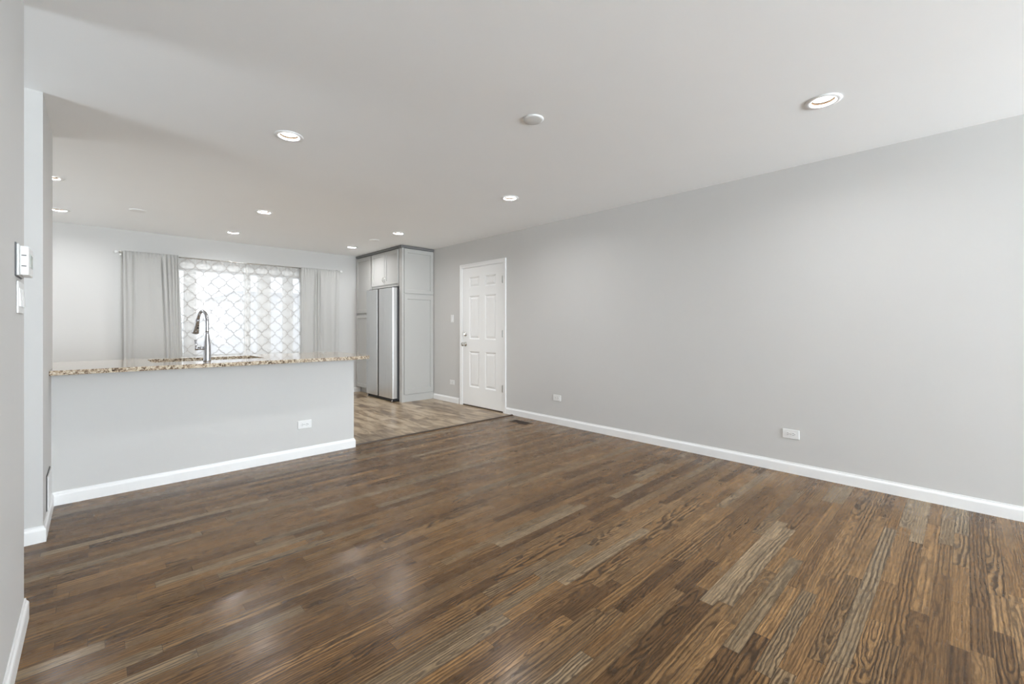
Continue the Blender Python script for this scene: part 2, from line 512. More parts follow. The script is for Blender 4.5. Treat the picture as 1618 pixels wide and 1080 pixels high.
# dark reducer strip between oak and kitchen floor
bm = bmesh.new()
pr = [(4.150, 0.0), (4.153, 0.005), (4.165, 0.010), (4.180, 0.010), (4.192, 0.004), (4.194, 0.0)]
ra = [bm.verts.new((1.838, y, z)) for y, z in pr]; rb = [bm.verts.new((XR - 0.001, y, z)) for y, z in pr]
for i in range(len(pr) - 1): bm.faces.new((ra[i], ra[i + 1], rb[i + 1], rb[i]))
bm.faces.new(ra); bm.faces.new(rb)
bmesh.ops.triangulate(bm, faces=[f for f in bm.faces if len(f.verts) > 4])
struct(obj('trim_1', bm, bronze_m))

# ------------------------------------------------------------------ walls
struct(obj('wall_hall', B(XK, XL, 3.475, 4.24, 0, H), wall_m))
struct(obj('wall_peninsula', B(XL, 1.823, YP, 4.24, 0, ZC - .03), wall_m))
def cells(bm, fix, lo, hi, us, vs, holes):
    """wall lying in plane: fix='x' or 'y', thickness lo..hi; us along the wall, vs heights"""
    for i in range(len(us) - 1):
        for j in range(len(vs) - 1):
            uc = (us[i] + us[i + 1]) / 2; vc = (vs[j] + vs[j + 1]) / 2
            if any(h[0] < uc < h[1] and h[2] < vc < h[3] for h in holes): continue
            if fix == 'x': box(bm, lo, hi, us[i], us[i + 1], vs[j], vs[j + 1])
            else: box(bm, us[i], us[i + 1], lo, hi, vs[j], vs[j + 1])
    bmesh.ops.remove_doubles(bm, verts=bm.verts, dist=1e-5)
    seen = {}
    for f in list(bm.faces):
        k = frozenset(v.index for v in f.verts)
    bm.verts.index_update()
    kill = []
    for f in bm.faces:
        k = frozenset(v.index for v in f.verts)
        if k in seen: kill += [f, seen[k]]
        else: seen[k] = f
    bmesh.ops.delete(bm, geom=list(set(kill)), context='FACES')
    return bm
LY0, LY1, LZ0, LZ1 = -3.5, -1.1, .5, 2.2
struct(obj('wall_left', cells(bmesh.new(), 'x', XL - .12, XL, [YR, LY0, LY1, 2.585], [0, LZ0, LZ1, H], [(LY0, LY1, LZ0, LZ1)]), wall_m))
struct(obj('wall_hall_south', B(XK, XL - .12, 2.465, 2.585, 0, H), wall_m))
PY0, PY1, PZ1 = 4.85, 7.15, 2.12
struct(obj('wall_far_left', cells(bmesh.new(), 'x', XK - .1, XK, [YR, 2.65, 3.41, PY0, PY1, YB], [0, .06, PZ1, H], [(PY0, PY1, .06, PZ1), (2.65, 3.41, .06, PZ1)]), wall_m))
DY0, DY1, DZ1 = 4.355, 5.262, 2.052
struct(obj('wall_right', cells(bmesh.new(), 'x', XR, XR + .12, [YR, DY0, DY1, YB], [0, DZ1, H], [(DY0, DY1, 0, DZ1)]), wall_m))
WX0, WX1, WZ0, WZ1 = 0.78, 2.53, 0.725, 2.00
struct(obj('wall_back', cells(bmesh.new(), 'y', YB, YB + .14, [XK, WX0, WX1, XR + .12], [0, WZ0, WZ1, H], [(WX0, WX1, WZ0, WZ1)]), wall_m))
RX0, RX1, RZ0, RZ1 = 1.45, 3.91, 0.40, 2.20
struct(obj('wall_rear', cells(bmesh.new(), 'y', YR - .12, YR, [XK, RX0, RX1, XR + .12], [0, RZ0, RZ1, H], [(RX0, RX1, RZ0, RZ1)]), wall_m))

# ------------------------------------------------------------------ ceiling with holes for the downlights
LIGHTS = [(2.97, 0.56), (0.94, 3.13), (2.965, 3.12), (1.36, 5.38), (2.975, 5.33), (-0.27, 5.39), (1.352, 6.825), (-0.275, 6.82), (2.962, 6.77)]
bm = bmesh.new()
def loop(pts):
    vs = [bm.verts.new(p) for p in pts]
    return [bm.edges.new((vs[i], vs[(i + 1) % len(vs)])) for i in range(len(vs))]
ed = loop([(XK - .1, YR - .12, H), (XR + .12, YR - .12, H), (XR + .12, YB + .14, H), (XK - .1, YB + .14, H)])
for lx, ly in LIGHTS:
    ed += loop([(lx + .066 * math.cos(2 * PI * i / 40), ly + .066 * math.sin(2 * PI * i / 40), H) for i in range(40)])
bmesh.ops.triangle_fill(bm, use_beauty=True, edges=ed)
o = obj('ceiling', bm, ceil_m); struct(o)
for p in o.data.polygons:
    if p.normal.z > 0: o.data.flip_normals(); break
struct(obj('ceiling_light_block', B(XK - .1, XR + .12, YR - .12, YB + .14, H + .12, H + .2), ceil_m))  # unseen deck added to keep sky light from leaking in above the ceiling

# ------------------------------------------------------------------ baseboards
BP = [(0, 0), (.0125, 0), (.0125, .064), (.0105, .071), (.0065, .077), (.0050, .082), (.0045, .088), (0, .088)]
def baseboard(name, path, side=1):
    """path of (x, y) on the wall face; the board sticks out to the left (side=1) or right (-1)"""
    bm = bmesh.new(); rings = []
    P = [Vector(p) for p in path]
    for i, p in enumerate(P):
        ns = []
        if i > 0: d = (P[i] - P[i - 1]).normalized(); ns.append(Vector((-d.y, d.x)) * side)
        if i < len(P) - 1: d = (P[i + 1] - P[i]).normalized(); ns.append(Vector((-d.y, d.x)) * side)
        nn = sum(ns, Vector((0, 0)))
        nn = nn / nn.length
        k = 1 / max(0.3, nn.dot(ns[0]))
        rings.append([bm.verts.new((p.x + nn.x * k * a, p.y + nn.y * k * a, z)) for a, z in BP])
    for a, b in zip(rings, rings[1:]):
        for i in range(len(BP)):
            j = (i + 1) % len(BP); bm.faces.new((a[i], a[j], b[j], b[i]))
    bm.faces.new(rings[0]); bm.faces.new(rings[-1])
    return struct(obj(name, bm, white_m))
e = 0.0006
baseboard('baseboard_right', [(XR - e, YR + .02), (XR - e, 4.292)])
baseboard('baseboard_right_kitchen', [(XR - e, 5.348), (XR - e, 6.036)])
baseboard('baseboard_left', [(XL + e, YR + .02), (XL + e, 2.585 + e), (XL - .12, 2.585 + e)], -1)
baseboard('baseboard_hall', [(XL - 1.9, 3.475 - e), (XL + e, 3.475 - e), (XL + e, YP - e), (1.823 + e, YP - e), (1.823 + e, 4.24)], -1)
baseboard('baseboard_back', [(XK + .01, YB - e), (3.50, YB - e)], -1)

# ------------------------------------------------------------------ door
Z = (0, 0, 1)
dr = bpy.data.objects.new('door_1', None); S.collection.objects.link(dr); struct(dr)
dr.location = (0, 0, 0)
dw, dh = 0.885, 2.022
# face looks towards -X: U must be -Y so that U x V = -X
U = Vector((0, -1, 0))
def yu(y): return 5.25 - y
st = [(yu(5.102), yu(4.872)), (yu(4.742), yu(4.512))]
rows = [(0.268, 0.792), (0.972, 1.607), (1.732, 1.885)]
pan = [(a, b, c, d) for a, b in st for c, d in rows]
bm = panelled(bmesh.new(), (XR - .002, 5.25, 0.018), U, Vector(Z), dw, dh, 0.042, pan,
              [(0.006, 0.004), (0.016, 0.011), (0.024, 0.011), (0.046, 0.003)])
obj('door_slab', bm, door_m, dr)
# casing with a stepped profile, jambs and stop
def casing(bm, y0, y1, z1, wd=0.057):
    """left leg, right leg, head, mitred; inner edge at y0..y1, z1"""
    prof = [(0, 0.0), (0, 0.010), (0.006, 0.012), (0.030, 0.013), (0.046, 0.017), (wd, 0.017), (wd, 0.0)]
    pts = [(y1, 0.0, 1, 0), (y1, z1, 1, 1), (y0, z1, -1, 1), (y0, 0.0, -1, 0)]
    rg = [[bm.verts.new((XR - .0004 - t, y + sy * d, z + sz * d)) for d, t in prof] for y, z, sy, sz in pts]
    for a, b in zip(rg, rg[1:]):
        for i in range(len(prof)):
            j = (i + 1) % len(prof); bm.faces.new((a[i], a[j], b[j], b[i]))
    bm.faces.new(rg[0]); bm.faces.new(rg[-1])
    return bm
obj('door_casing', casing(bmesh.new(), 4.357, 5.260, 2.047, .066 - .01), white_m, dr)
bm = bmesh.new()
box(bm, XR + .001, XR + .118, 4.3555, 4.3625, 0, 2.049)
box(bm, XR + .001, XR + .118, 5.2525, 5.2610, 0, 2.049)
box(bm, XR + .001, XR + .118, 4.3625, 5.2525, 2.0425, 2.051)
obj('door_jamb', bm, white_m, dr)
obj('threshold', B(XR - .004, XR + .118, 4.3625, 5.2525, 0.0, 0.0155), bronze_m, dr)
obj('weather_backing', B(XR + .06, XR + .11, 4.3625, 5.2525, 0.0155, 2.0425), white_m, dr)
def knob(z, y=5.195):
    bm = bmesh.new()
    lathe(bm, [(0.0, 0.0), (.033, 0.0), (.033, .004), (.028, .009), (.014, .012), (.011, .030), (.014, .036), (.024, .042), (.029, .052), (.028, .062), (.020, .069), (0, .071)],
          (XR - .002, y, z), (-1, 0, 0), 32, False)
    o = obj('door_knob', bm, nickel_m, dr, True); o['label'] = 'satin nickel round door knob'
knob(0.912)
bm = bmesh.new()
lathe(bm, [(0, 0), (.032, 0), (.032, .006), (.027, .013), (.010, .015), (0, .015)], (XR - .002, 5.195, 1.062), (-1, 0, 0), 32, False)
db = obj('deadbolt', bm, nickel_m, dr, True); db['label'] = 'satin nickel deadbolt with thumb turn'
bm = box(bmesh.new(), XR - .036, XR - .0165, 5.190, 5.200, 1.047, 1.077)
tt = obj('thumb_turn', bm, nickel_m, db, bevel=.002)
for z in (1.817, 1.077, 0.327):
    bm = bmesh.new()
    lathe(bm, [(0, -.052), (.004, -.050), (.0065, -.045), (.0065, .045), (.004, .050), (0, .052)], (XR - .008, 4.366, z), Z, 16, False)
    box(bm, XR - .0035, XR - .0022, 4.369, 4.386, z - .045, z + .045)
    obj('hinge', bm, hinge_m, dr)

# ------------------------------------------------------------------ kitchen window
wn = bpy.data.objects.new('window_1', None); S.collection.objects.link(wn); struct(wn)
bm = bmesh.new()
y0, y1 = YB + .03, YB + .09
box(bm, WX0 + .001, WX1 - .001, y0, y1, WZ1 - .030, WZ1 - .001)
box(bm, WX0 + .001, WX1 - .001, y0, y1, WZ0 + .001, WZ0 + .045)
for a, b in ((WX0 + .001, .83), (.919, 1.065), (1.667, 1.752), (1.852, 2.036), (2.212, 2.365), (2.48, WX1 - .001)):
    box(bm, a, b, y0 - .002, y1 + .002, WZ0 + .045, WZ1 - .030)
obj('window_frame', bm, white_m, wn)
for a, b in ((1.065, 1.667),):
    obj('meeting_rail', B(a, b, y0 + .01, y1 - .01, 1.555, 1.575), white_m, wn)
obj('glass_pane', B(WX0 + .012, WX1 - .012, YB + .058, YB + .062, WZ0 + .01, WZ1 - .01), glass_m, wn)
bm = bmesh.new()
c = .075
box(bm, WX0 - c, WX1 + c, YB - .016, YB - .0005, WZ1, WZ1 + c)
box(bm, WX0 - c, WX0, YB - .016, YB - .0005, WZ0, WZ1)
box(bm, WX1, WX1 + c, YB - .016, YB - .0005, WZ0, WZ1)
obj('window_casing', bm, white_m, wn)
obj('window_sill', B(WX0 - c - .02, WX1 + c + .02, YB - .035, YB + .03, WZ0 - .025, WZ0), white_m, wn)
# unseen rear window, added to give the fill light an opening
wr = bpy.data.objects.new('added_window_2', None); S.collection.objects.link(wr); struct(wr)
bm = bmesh.new()
box(bm, RX0, RX1, YR - .09, YR - .03, RZ0, RZ0 + .05); box(bm, RX0, RX1, YR - .09, YR - .03, RZ1 - .05, RZ1)
for a in (RX0, 2.655, RX1 - .05): box(bm, a, a + .05, YR - .09, YR - .03, RZ0 + .05, RZ1 - .05)
obj('window_frame', bm, white_m, wr)
obj('glass_pane', B(RX0 + .05, RX1 - .05, YR - .062, YR - .058, RZ0 + .05, RZ1 - .05), glass_m, wr)
for nm, xx, a0, a1, b0, b1 in (('added_window_3', XL, LY0, LY1, LZ0, LZ1), ('added_window_4', XK, PY0, PY1, .06, PZ1), ('added_window_5', XK, 2.65, 3.41, .06, PZ1)):  # unseen side, kitchen and hall windows, also added for the fill light
    wq = bpy.data.objects.new(nm, None); S.collection.objects.link(wq); struct(wq)
    bm = bmesh.new()
    box(bm, xx - .09, xx - .06, a0, a1, b0, b0 + .05); box(bm, xx - .09, xx - .06, a0, a1, b1 - .05, b1)
    for q in (a0, (a0 + a1) / 2 - .025, a1 - .05): box(bm, xx - .09, xx - .06, q, q + .05, b0 + .05, b1 - .05)
    obj('window_frame', bm, white_m, wq)
    obj('glass_pane', B(xx - .078, xx - .074, a0 + .05, a1 - .05, b0 + .05, b1 - .05), glass_m, wq)

# outside the kitchen window: pale ground, fence and the neighbouring house
struct(obj('ground_yard', B(-8, 14, YB + .2, 22, -0.5, -0.4), snow_m))
bm = bmesh.new()
x = -3.0
while x < 1.95:
    box(bm, x, x + .14, 12.6, 12.63, -.4, 1.46); x += .15
box(bm, -3, 2.05, 12.63, 12.67, 0.0, .09); box(bm, -3, 2.05, 12.63, 12.67, 1.1, 1.19)
tag(obj('board_fence', bm, siding_m), 'pale board fence outside, seen faintly through the sheer curtain', 'fence')
nb = thing('neighbour_house', 'pale neighbouring house outside, behind the right half of the sheer curtains', 'house', (3.0, 12, -.4))
nb.location = (0, 0, 0)
obj('wall', B(2.45, 8, 11.4, 16, -.4, 1.98), siding_m, nb)
bm = bmesh.new()
v = [bm.verts.new(p) for p in ((2.30, 11.2, 1.98), (8.2, 11.2, 1.98), (8.2, 16.2, 1.98), (2.30, 16.2, 1.98), (2.30, 13.7, 2.6), (8.2, 13.7, 2.6))]
for f in ((0, 1, 5, 4), (2, 3, 4, 5), (0, 4, 3), (1, 2, 5), (3, 2, 1, 0)): bm.faces.new([v[i] for i in f])
obj('roof', bm, siding_m, nb)

# ------------------------------------------------------------------ curtains
YCR = 7.555
rod = thing('curtain_rod', 'thin grey metal curtain rod above the kitchen window', 'curtain rod', (1.65, YCR, 2.135))
def loc_of(o): return Vector(o.location)
bm = tube(bmesh.new(), [(-1.42, 0, 0), (1.44, 0, 0)], .008, 16)
obj('rod', bm, nickel_m, rod, True)
for s, xe in ((-1, -1.42), (1, 1.44)):
    bm = bmesh.new()
    lathe(bm, [(0, 0), (.010, 0), (.010, .006), (.016, .012), (.021, .024), (.018, .036), (.008, .042), (0, .043)], (xe, 0, 0), (s, 0, 0), 20, False)
    obj('finial', bm, plastic_m, rod, True)
    bm = bmesh.new()
    tube(bm, [(xe - s * .02, 0, -.004), (xe - s * .02, YB - YCR - .004, -.004)], .005, 12)
    box(bm, xe - s * .02 - .012, xe - s * .02 + .012, YB - YCR - .006, YB - YCR - .001, -.03, .03)
    obj('bracket', bm, nickel_m, rod)

def curtain(name, xt0, xt1, xb0, xb1, z0, z1, yc, folds, amp, mat, label, cat, rng, nu=220, nv=40, thick=0.0015, uv=False, group=None, header=.02):
    """folds: list of (position 0..1, width, depth) drawn as soft pleats"""
    me = bpy.data.meshes.new(name); V, F, UV = [], [], []
    r = random.Random(rng)
    ph = [(r.uniform(5, 26), r.uniform(0, 6.28), r.uniform(.25, 1)) for _ in range(6)]
    for j in range(nv + 1):
        v = j / nv
        z = z1 + header - v * (z1 + header - z0)
        dep = min(1.0, max(0.0, (z1 - z) / .10))          # flat on the rod, full folds below
        for i in range(nu + 1):
            u = i / nu
            x = (xt0 + (xt1 - xt0) * u) * (1 - v) + (xb0 + (xb1 - xb0) * u) * v
            y = 0
            for k, (fr, p, a) in enumerate(ph): y += a * math.sin(fr * u * 2 * PI / 3 + p + .5 * math.sin(v * 2 + k)) / 6
            y *= amp * (0.25 + 0.75 * dep)
            for pos, wd, de in folds:
                pp = pos + .02 * math.sin(v * 3 + pos * 9)
                y += de * math.exp(-((u - pp) / (wd * (1 + .6 * v))) ** 2) * (1 - .45 * v) * (0.2 + .8 * dep)
            ruff = .006 * math.sin(u * 95 + rng) * (1 - dep)
            # wrap around the rod
            y += ruff - .010 * (1 - dep)
            V.append((x, yc + y, z)); UV.append((x, z))
    for j in range(nv):
        for i in range(nu):
            a = j * (nu + 1) + i
            F.append((a, a + 1, a + nu + 2, a + nu + 1))
    me.from_pydata(V, [], F)
    ul = me.uv_layers.new(name='UVMap')
    for l in me.loops: ul.data[l.index].uv = UV[l.vertex_index]
    for p in me.polygons: p.use_smooth = True
    me.materials.append(mat)
    o = bpy.data.objects.new(name, me); S.collection.objects.link(o)
    if thick:
        s = o.modifiers.new('thickness', 'SOLIDIFY'); s.thickness = thick
    tag(o, label, cat, group)
    return o
curtain('drape', .272, .843, .285, .915, .05, 2.135, 7.530,
        [(.05, .02, .02), (.16, .022, .024), (.33, .05, .010), (.50, .05, .008), (.68, .018, .034), (.76, .015, .026), (.83, .02, .03), (.90, .015, .022), (.96, .014, .024)], .014,
        cloth_m, 'grey drape gathered at the left end of the curtain rod', 'curtain', 3, group='grey drapes')
curtain('drape', 2.443, 3.075, 2.455, 3.06, .05, 2.125, 7.530,
        [(.06, .03, .016), (.36, .018, .022), (.43, .015, .034), (.50, .018, .028), (.58, .05, .012), (.75, .06, .008), (.93, .03, .012)], .012,
        cloth_m, 'grey drape gathered at the right end of the rod, nearest the cabinets', 'curtain', 8, group='grey drapes')
curtain('sheer_curtain', .835, 1.657, .835, 1.660, .06, 2.128, 7.598,
        [(.02, .01, .01), (.98, .012, .012)], .006, sheer_m,
        'white sheer lattice-patterned curtain panel behind the faucet, next to the left drape', 'curtain', 5, thick=0, header=.012, group='sheer curtains')
curtain('sheer_curtain', 1.662, 2.46, 1.664, 2.46, .06, 2.128, 7.598,
        [(.03, .012, -.010), (.12, .03, .008), (.97, .015, .012)], .007, sheer_m,
        'white sheer lattice-patterned curtain panel next to the right drape', 'curtain', 11, thick=0, header=.012, group='sheer curtains')

# ------------------------------------------------------------------ countertop with sink cut-out
SX0, SX1, SY0, SY1 = .32, 1.085, 4.285, 4.725
def rrect(x0, x1, y0, y1, rs, seg=10):
    """rs: radii at (x0,y0),(x1,y0),(x1,y1),(x0,y1)"""
    pts = []
    for (cx, cy, a0), r in zip(((x0, y0, PI), (x1, y0, 1.5 * PI), (x1, y1, 0), (x0, y1, .5 * PI)), rs):
        sx = 1 if cx == x0 else -1; sy = 1 if cy == y0 else -1
        if r < 1e-4: pts.append((cx, cy)); continue
        for k in range(seg + 1):
            a = a0 + .5 * PI * k / seg
            pts.append((cx + sx * r + r * math.cos(a), cy + sy * r + r * math.sin(a)))
    return pts
def ring_slab(outer, holes, z0, z1):
    bm = bmesh.new(); tops = []; bots = []
    for z, store in ((z1, tops), (z0, bots)):
        es = []
        for L in [outer] + holes:
            vs = [bm.verts.new((x, y, z)) for x, y in L]
            es += [bm.edges.new((vs[i], vs[(i + 1) % len(vs)])) for i in range(len(vs))]
            store.append(vs)
        bmesh.ops.triangle_fill(bm, use_beauty=True, edges=es)
    for a, b in zip(tops, bots):
        for i in range(len(a)):
            j = (i + 1) % len(a); bm.faces.new((a[i], a[j], b[j], b[i]))
    return bm
# notched around the column wall: the counter passes in front of its corner and runs on behind it
outer = [(-0.199, 3.90)] + rrect(-0.199, 1.935, 3.90, 4.872, [0, .15, .15, 0])[1:-1] + [(-.62, 4.872), (-.62, 4.2415), (-.199, 4.2415)]
hole = list(reversed(rrect(SX0, SX1, SY0, SY1, [.03] * 4, 6)))
fh = [(.653 + .017 * math.cos(-2 * PI * i / 20), 4.20 + .017 * math.sin(-2 * PI * i / 20)) for i in range(20)]
ct = obj('countertop', ring_slab(outer, [hole], ZC - .030, ZC), granite_m, bevel=.003)
tag(ct, 'speckled tan granite countertop on the half wall', 'countertop')
# undermount sink
bm = bmesh.new()
zt = ZC - .0302
def rg(x0, x1, y0, y1, r, z): return [bm.verts.new((x, y, z)) for x, y in rrect(x0, x1, y0, y1, [r] * 4, 6)]
L = [rg(SX0 - .02, SX1 + .02, SY0 - .02, SY1 + .02, .04, zt), rg(SX0 - .004, SX1 + .004, SY0 - .004, SY1 + .004, .034, zt),
     rg(SX0 - .002, SX1 + .002, SY0 - .002, SY1 + .002, .034, zt - .20), rg(SX0 + .02, SX1 - .02, SY0 + .02, SY1 - .02, .03, zt - .22)]
for a, b in zip(L, L[1:]):
    for i in range(len(a)):
        j = (i + 1) % len(a); bm.faces.new((a[i], a[j], b[j], b[i]))
bm.faces.new(L[-1])
sk = thing('kitchen_sink', 'stainless undermount sink set into the granite countertop', 'sink', (0, 0, 0))
obj('basin', bm, steel_m, sk)
bm = lathe(bmesh.new(), [(0, .001), (.03, .001), (.042, .003), (.045, .0005)], (.70, 4.5, zt - .22), Z, 28, False)
obj('drain', bm, nickel_m, sk)

# base cabinets on the kitchen side of the half wall
bc = thing('base_cabinet', 'grey base cabinet run under the granite countertop, kitchen side', 'cabinet', (0, 0, 0))
bm = bmesh.new()
z0, z1 = .10, ZC - .031
box(bm, -.60, .28, 4.2415, 4.83, z0, z1); box(bm, 1.13, 1.80, 4.2415, 4.83, z0, z1)
box(bm, .28, 1.13, 4.2415, 4.83, z0, .60); box(bm, .28, 1.13, 4.80, 4.83, .60, z1)
box(bm, -.58, 1.78, 4.2415, 4.76, 0.0005, z0)
obj('carcass', bm, cab_m, bc)
for a, b in ((-.59, -.02), (0.0, .57), (.59, 1.15), (1.17, 1.79)):
    wdt = b - a
    bm = panelled(bmesh.new(), (b, 4.85, .12), Vector((-1, 0, 0)), Vector(Z), wdt, .73, .0195, [(.055, wdt - .055, .055, .675)], [(.002, .007)])
    dd = obj('door', bm, cab_m, bc)
    obj('handle', tube(bmesh.new(), [(a + .03, 4.85, .70), (a + .03, 4.878, .70), (a + .03, 4.878, .80), (a + .03, 4.85, .80)], .004, 10), nickel_m, dd)

# ------------------------------------------------------------------ faucet
fc = thing('faucet', 'brushed steel pull-down kitchen faucet standing on the granite countertop', 'faucet', (.653, 4.20, ZC + .0003), 0)
bm = lathe(bmesh.new(), [(0, 0), (.027, 0), (.0275, .004), (.0255, .010), (.0255, .075), (.0245, .11), (.0215, .15), (.0165, .19), (.0135, .215), (.0135, .23)], seg=36)
obj('body', bm, chrome_m, fc, True)
th = math.radians(12.7)
dx, dy = -math.sin(th), math.cos(th)
pts = []; R = .085
for k in range(5): pts.append((0, 0, .22 + k * .022))
top = .308
for k in range(1, 25):
    a = PI * .90 * k / 24
    s = R - R * math.cos(a); zz = top + R * 1.06 * math.sin(a)
    pts.append((dx * s, dy * s, zz))
bm = tube(bmesh.new(), pts, .0125, 24)
obj('spout', bm, chrome_m, fc, True)
tip = Vector(pts[-1]); d = (Vector(pts[-1]) - Vector(pts[-2])).normalized()
d = (d + Vector((dx, dy, 0)) * .10).normalized()
bm = lathe(bmesh.new(), [(0, -.004), (.0135, -.003), (.0145, .02), (.0165, .05), (.0205, .085), (.0255, .118), (.0255, .126), (.019, .128), (0, .128)], tip, d, 28, False)
hd = obj('spray_head', bm, chrome_m, fc, True)
up = Vector((-1, -.25, 0)); up = (up - d * up.dot(d)).normalized()
bm = bmesh.new()
for q, l in ((.055, .006), (.075, .011)):
    lathe(bm, [(0, 0), (l * .7, 0), (l * .7, .004), (0, .005)], tip + d * (q + .006) + Vector((-up.y * 0, 0, 0)) + Vector((.5, -.86, 0)) * (.0155 + (q - .05) * .12), (.5, -.86, .12), 14, False)
bt = obj('spray_button', bm, black_m, hd)
bm = bmesh.new()
tube(bm, [(-.015, 0, .102), (-.062, 0, .102)], .0125, 24)
tube(bm, [(-.060, 0, .102), (-.078, 0, .102)], .0155, 24)
sh = obj('handle_stub', bm, chrome_m, fc, True)
bm = bmesh.new()
tube(bm, [(-.071, 0, .100), (-.073, 0, .130), (-.077, 0, .168)], [.0075, .0065, .0085], 16)
obj('lever', bm, chrome_m, fc, True)

# ------------------------------------------------------------------ tall cabinet block
NX = Vector((0, -1, 0))           # U for faces looking towards -X
RINGS = [(.003, .011)]
def shaker(parent, y1, z0, wdt, h, x=3.421, t=.019, st=.055, name='door', label=None):
    bm = panelled(bmesh.new(), (x, y1, z0), NX, Vector(Z), wdt, h, t, [(st, wdt - st, st, h - st)], RINGS)
    return obj(name, bm, cab_m, parent)
tc_ = thing('tall_cabinet', 'narrow tall grey pantry cabinet in the corner left of the refrigerator', 'cabinet', (0, 0, 0))
bm = bmesh.new()
box(bm, 3.441, 4.015, 7.066, 7.634, .10, 2.398)
box(bm, 3.51, 4.015, 7.070, 7.625, .0005, .10)
obj('carcass', bm, cab_m, tc_)
shaker(tc_, 7.628, 1.415, .560, .965)
shaker(tc_, 7.628, .108, .560, 1.275)
obj('crown_moulding', B(3.415, 4.015, 7.050, 7.634, 2.399, 2.436), cabdark_m, tc_)['label'] = 'top moulding with its shade painted dark'
uc = thing('upper_cabinet', 'grey two-door wall cabinet directly above the refrigerator', 'cabinet', (0, 0, 0))
bm = bmesh.new()
box(bm, 3.455, 4.015, 6.144, 7.037, 1.838, 2.398)
box(bm, 3.441, 3.455, 6.144, 7.037, 1.815, 2.398)
obj('carcass', bm, cab_m, uc)
dl = shaker(uc, 7.026, 1.855, .448, .528)
drr = shaker(uc, 6.570, 1.855, .420, .528)
for dd, yy in ((dl, 6.603), (drr, 6.545)):
    pts = [(3.421, yy, 1.892)] + [(3.421 - .024 * math.sin(PI * k / 10), yy, 1.895 + .085 * k / 10) for k in range(1, 10)] + [(3.421, yy, 1.983)]
    obj('handle', tube(bmesh.new(), pts, .0045, 10), nickel_m, dd, True)
obj('crown_moulding', B(3.415, 4.015, 6.137, 7.045, 2.399, 2.436), cabdark_m, uc)['label'] = 'top moulding with its shade painted dark'
ep = thing('cabinet_end_panel', 'tall grey panelled cabinet side standing right of the refrigerator', 'cabinet', (0, 0, 0))
bm = bmesh.new()
box(bm, 3.441, 4.016, 6.058, 6.128, .0005, 2.398)
box(bm, 3.441, 3.474, 6.045, 6.058, .0005, 2.398)
box(bm, 3.474, 4.016, 6.045, 6.058, .0005, .112)
obj('core', bm, cab_m, ep)
XU = Vector((1, 0, 0))
obj('upper_panel', panelled(bmesh.new(), (3.480, 6.040, 1.698), XU, Vector(Z), .532, .690, .0175, [(.055, .477, .055, .635)], RINGS), cab_m, ep)
obj('lower_panel', panelled(bmesh.new(), (3.480, 6.040, .118), XU, Vector(Z), .532, 1.565, .0175, [(.055, .477, .075, 1.49)], RINGS), cab_m, ep)
obj('crown_moulding', B(3.415, 4.016, 6.032, 6.128, 2.399, 2.436), cabdark_m, ep)['label'] = 'top moulding with its shade painted dark'

# ------------------------------------------------------------------ refrigerator
rf = thing('refrigerator', 'stainless steel side-by-side refrigerator between the grey tall cabinets', 'refrigerator', (0, 0, 0))
obj('cabinet_body', B(3.432, 4.01, 6.165, 7.035, .035, 1.770), dkgrey_m, rf, bevel=.004)
def fdoor(y0, y1):
    bm = bmesh.new(); x0, x1 = 3.334, 3.418
    r = .016
    pts = rrect(x0, x1, y0, y1, [r, .004, .004, r], 6)
    n_ = len(pts)
    lo = [bm.verts.new((x, y, .055)) for x, y in pts]; hi = [bm.verts.new((x, y, 1.783)) for x, y in pts]
    for i in range(n_):
        j = (i + 1) % n_; bm.faces.new((lo[i], lo[j], hi[j], hi[i]))
    bm.faces.new(lo); bm.faces.new(hi)
    o = obj('door', bm, steel_m, rf)
    return o
fdoor(6.150, 6.605); fdoor(6.652, 7.048)
obj('door_gap', B(3.342, 3.428, 6.606, 6.651, .058, 1.779), black_m, rf)['label'] = 'black recessed handle gap between the doors'
bm = bmesh.new()
box(bm, 3.36, 3.60, 6.17, 7.03, .012, .050)
gr = obj('toe_grille', bm, black_m, rf)
for yy in (6.19, 7.01):
    bm = lathe(bmesh.new(), [(0, 0), (.014, 0), (.016, .006), (.010, .010), (.010, .034), (0, .034)], (3.352, yy, .0005), Z, 18, False)
    obj('foot', bm, chrome_m, rf)
for yy in (6.20, 6.99):
    obj('hinge_cover', B(3.37, 3.50, yy - .03, yy + .03, 1.7835, 1.800), dkgrey_m, rf, bevel=.003)

# ------------------------------------------------------------------ recessed lights and ceiling covers
def downlight():
    t = thing('recessed_light', '', 'ceiling light', (0, 0, H), 0, 'recessed ceiling lights')
    bm = lathe(bmesh.new(), [(.0655, .006), (.0655, -.001), (.087, -.001), (.088, -.003), (.086, -.006), (.068, -.0075), (.060, -.005), (.058, .004), (.0585, .006)], seg=48, cap=False)
    bm.verts.ensure_lookup_table()
    obj('trim_ring', bm, white_m, t, True)
    bm = lathe(bmesh.new(), [(.0575, .003), (.0555, .008), (.0545, .009), (.052, .016)], seg=48, cap=False)
    # outer skin so that the can is a real housing
    lathe(bm, [(.062, .005), (.062, .075), (0, .075)], seg=48, cap=False)
    obj('housing', bm, can_m, t, True)
    bm = lathe(bmesh.new(), [(0, .0145), (.02, .0145), (.0515, .0150), (.0515, .022), (0, .022)], seg=40, cap=False)
    obj('lens', bm, lens_m, t, True)['label'] = 'glowing white lens'
    return t
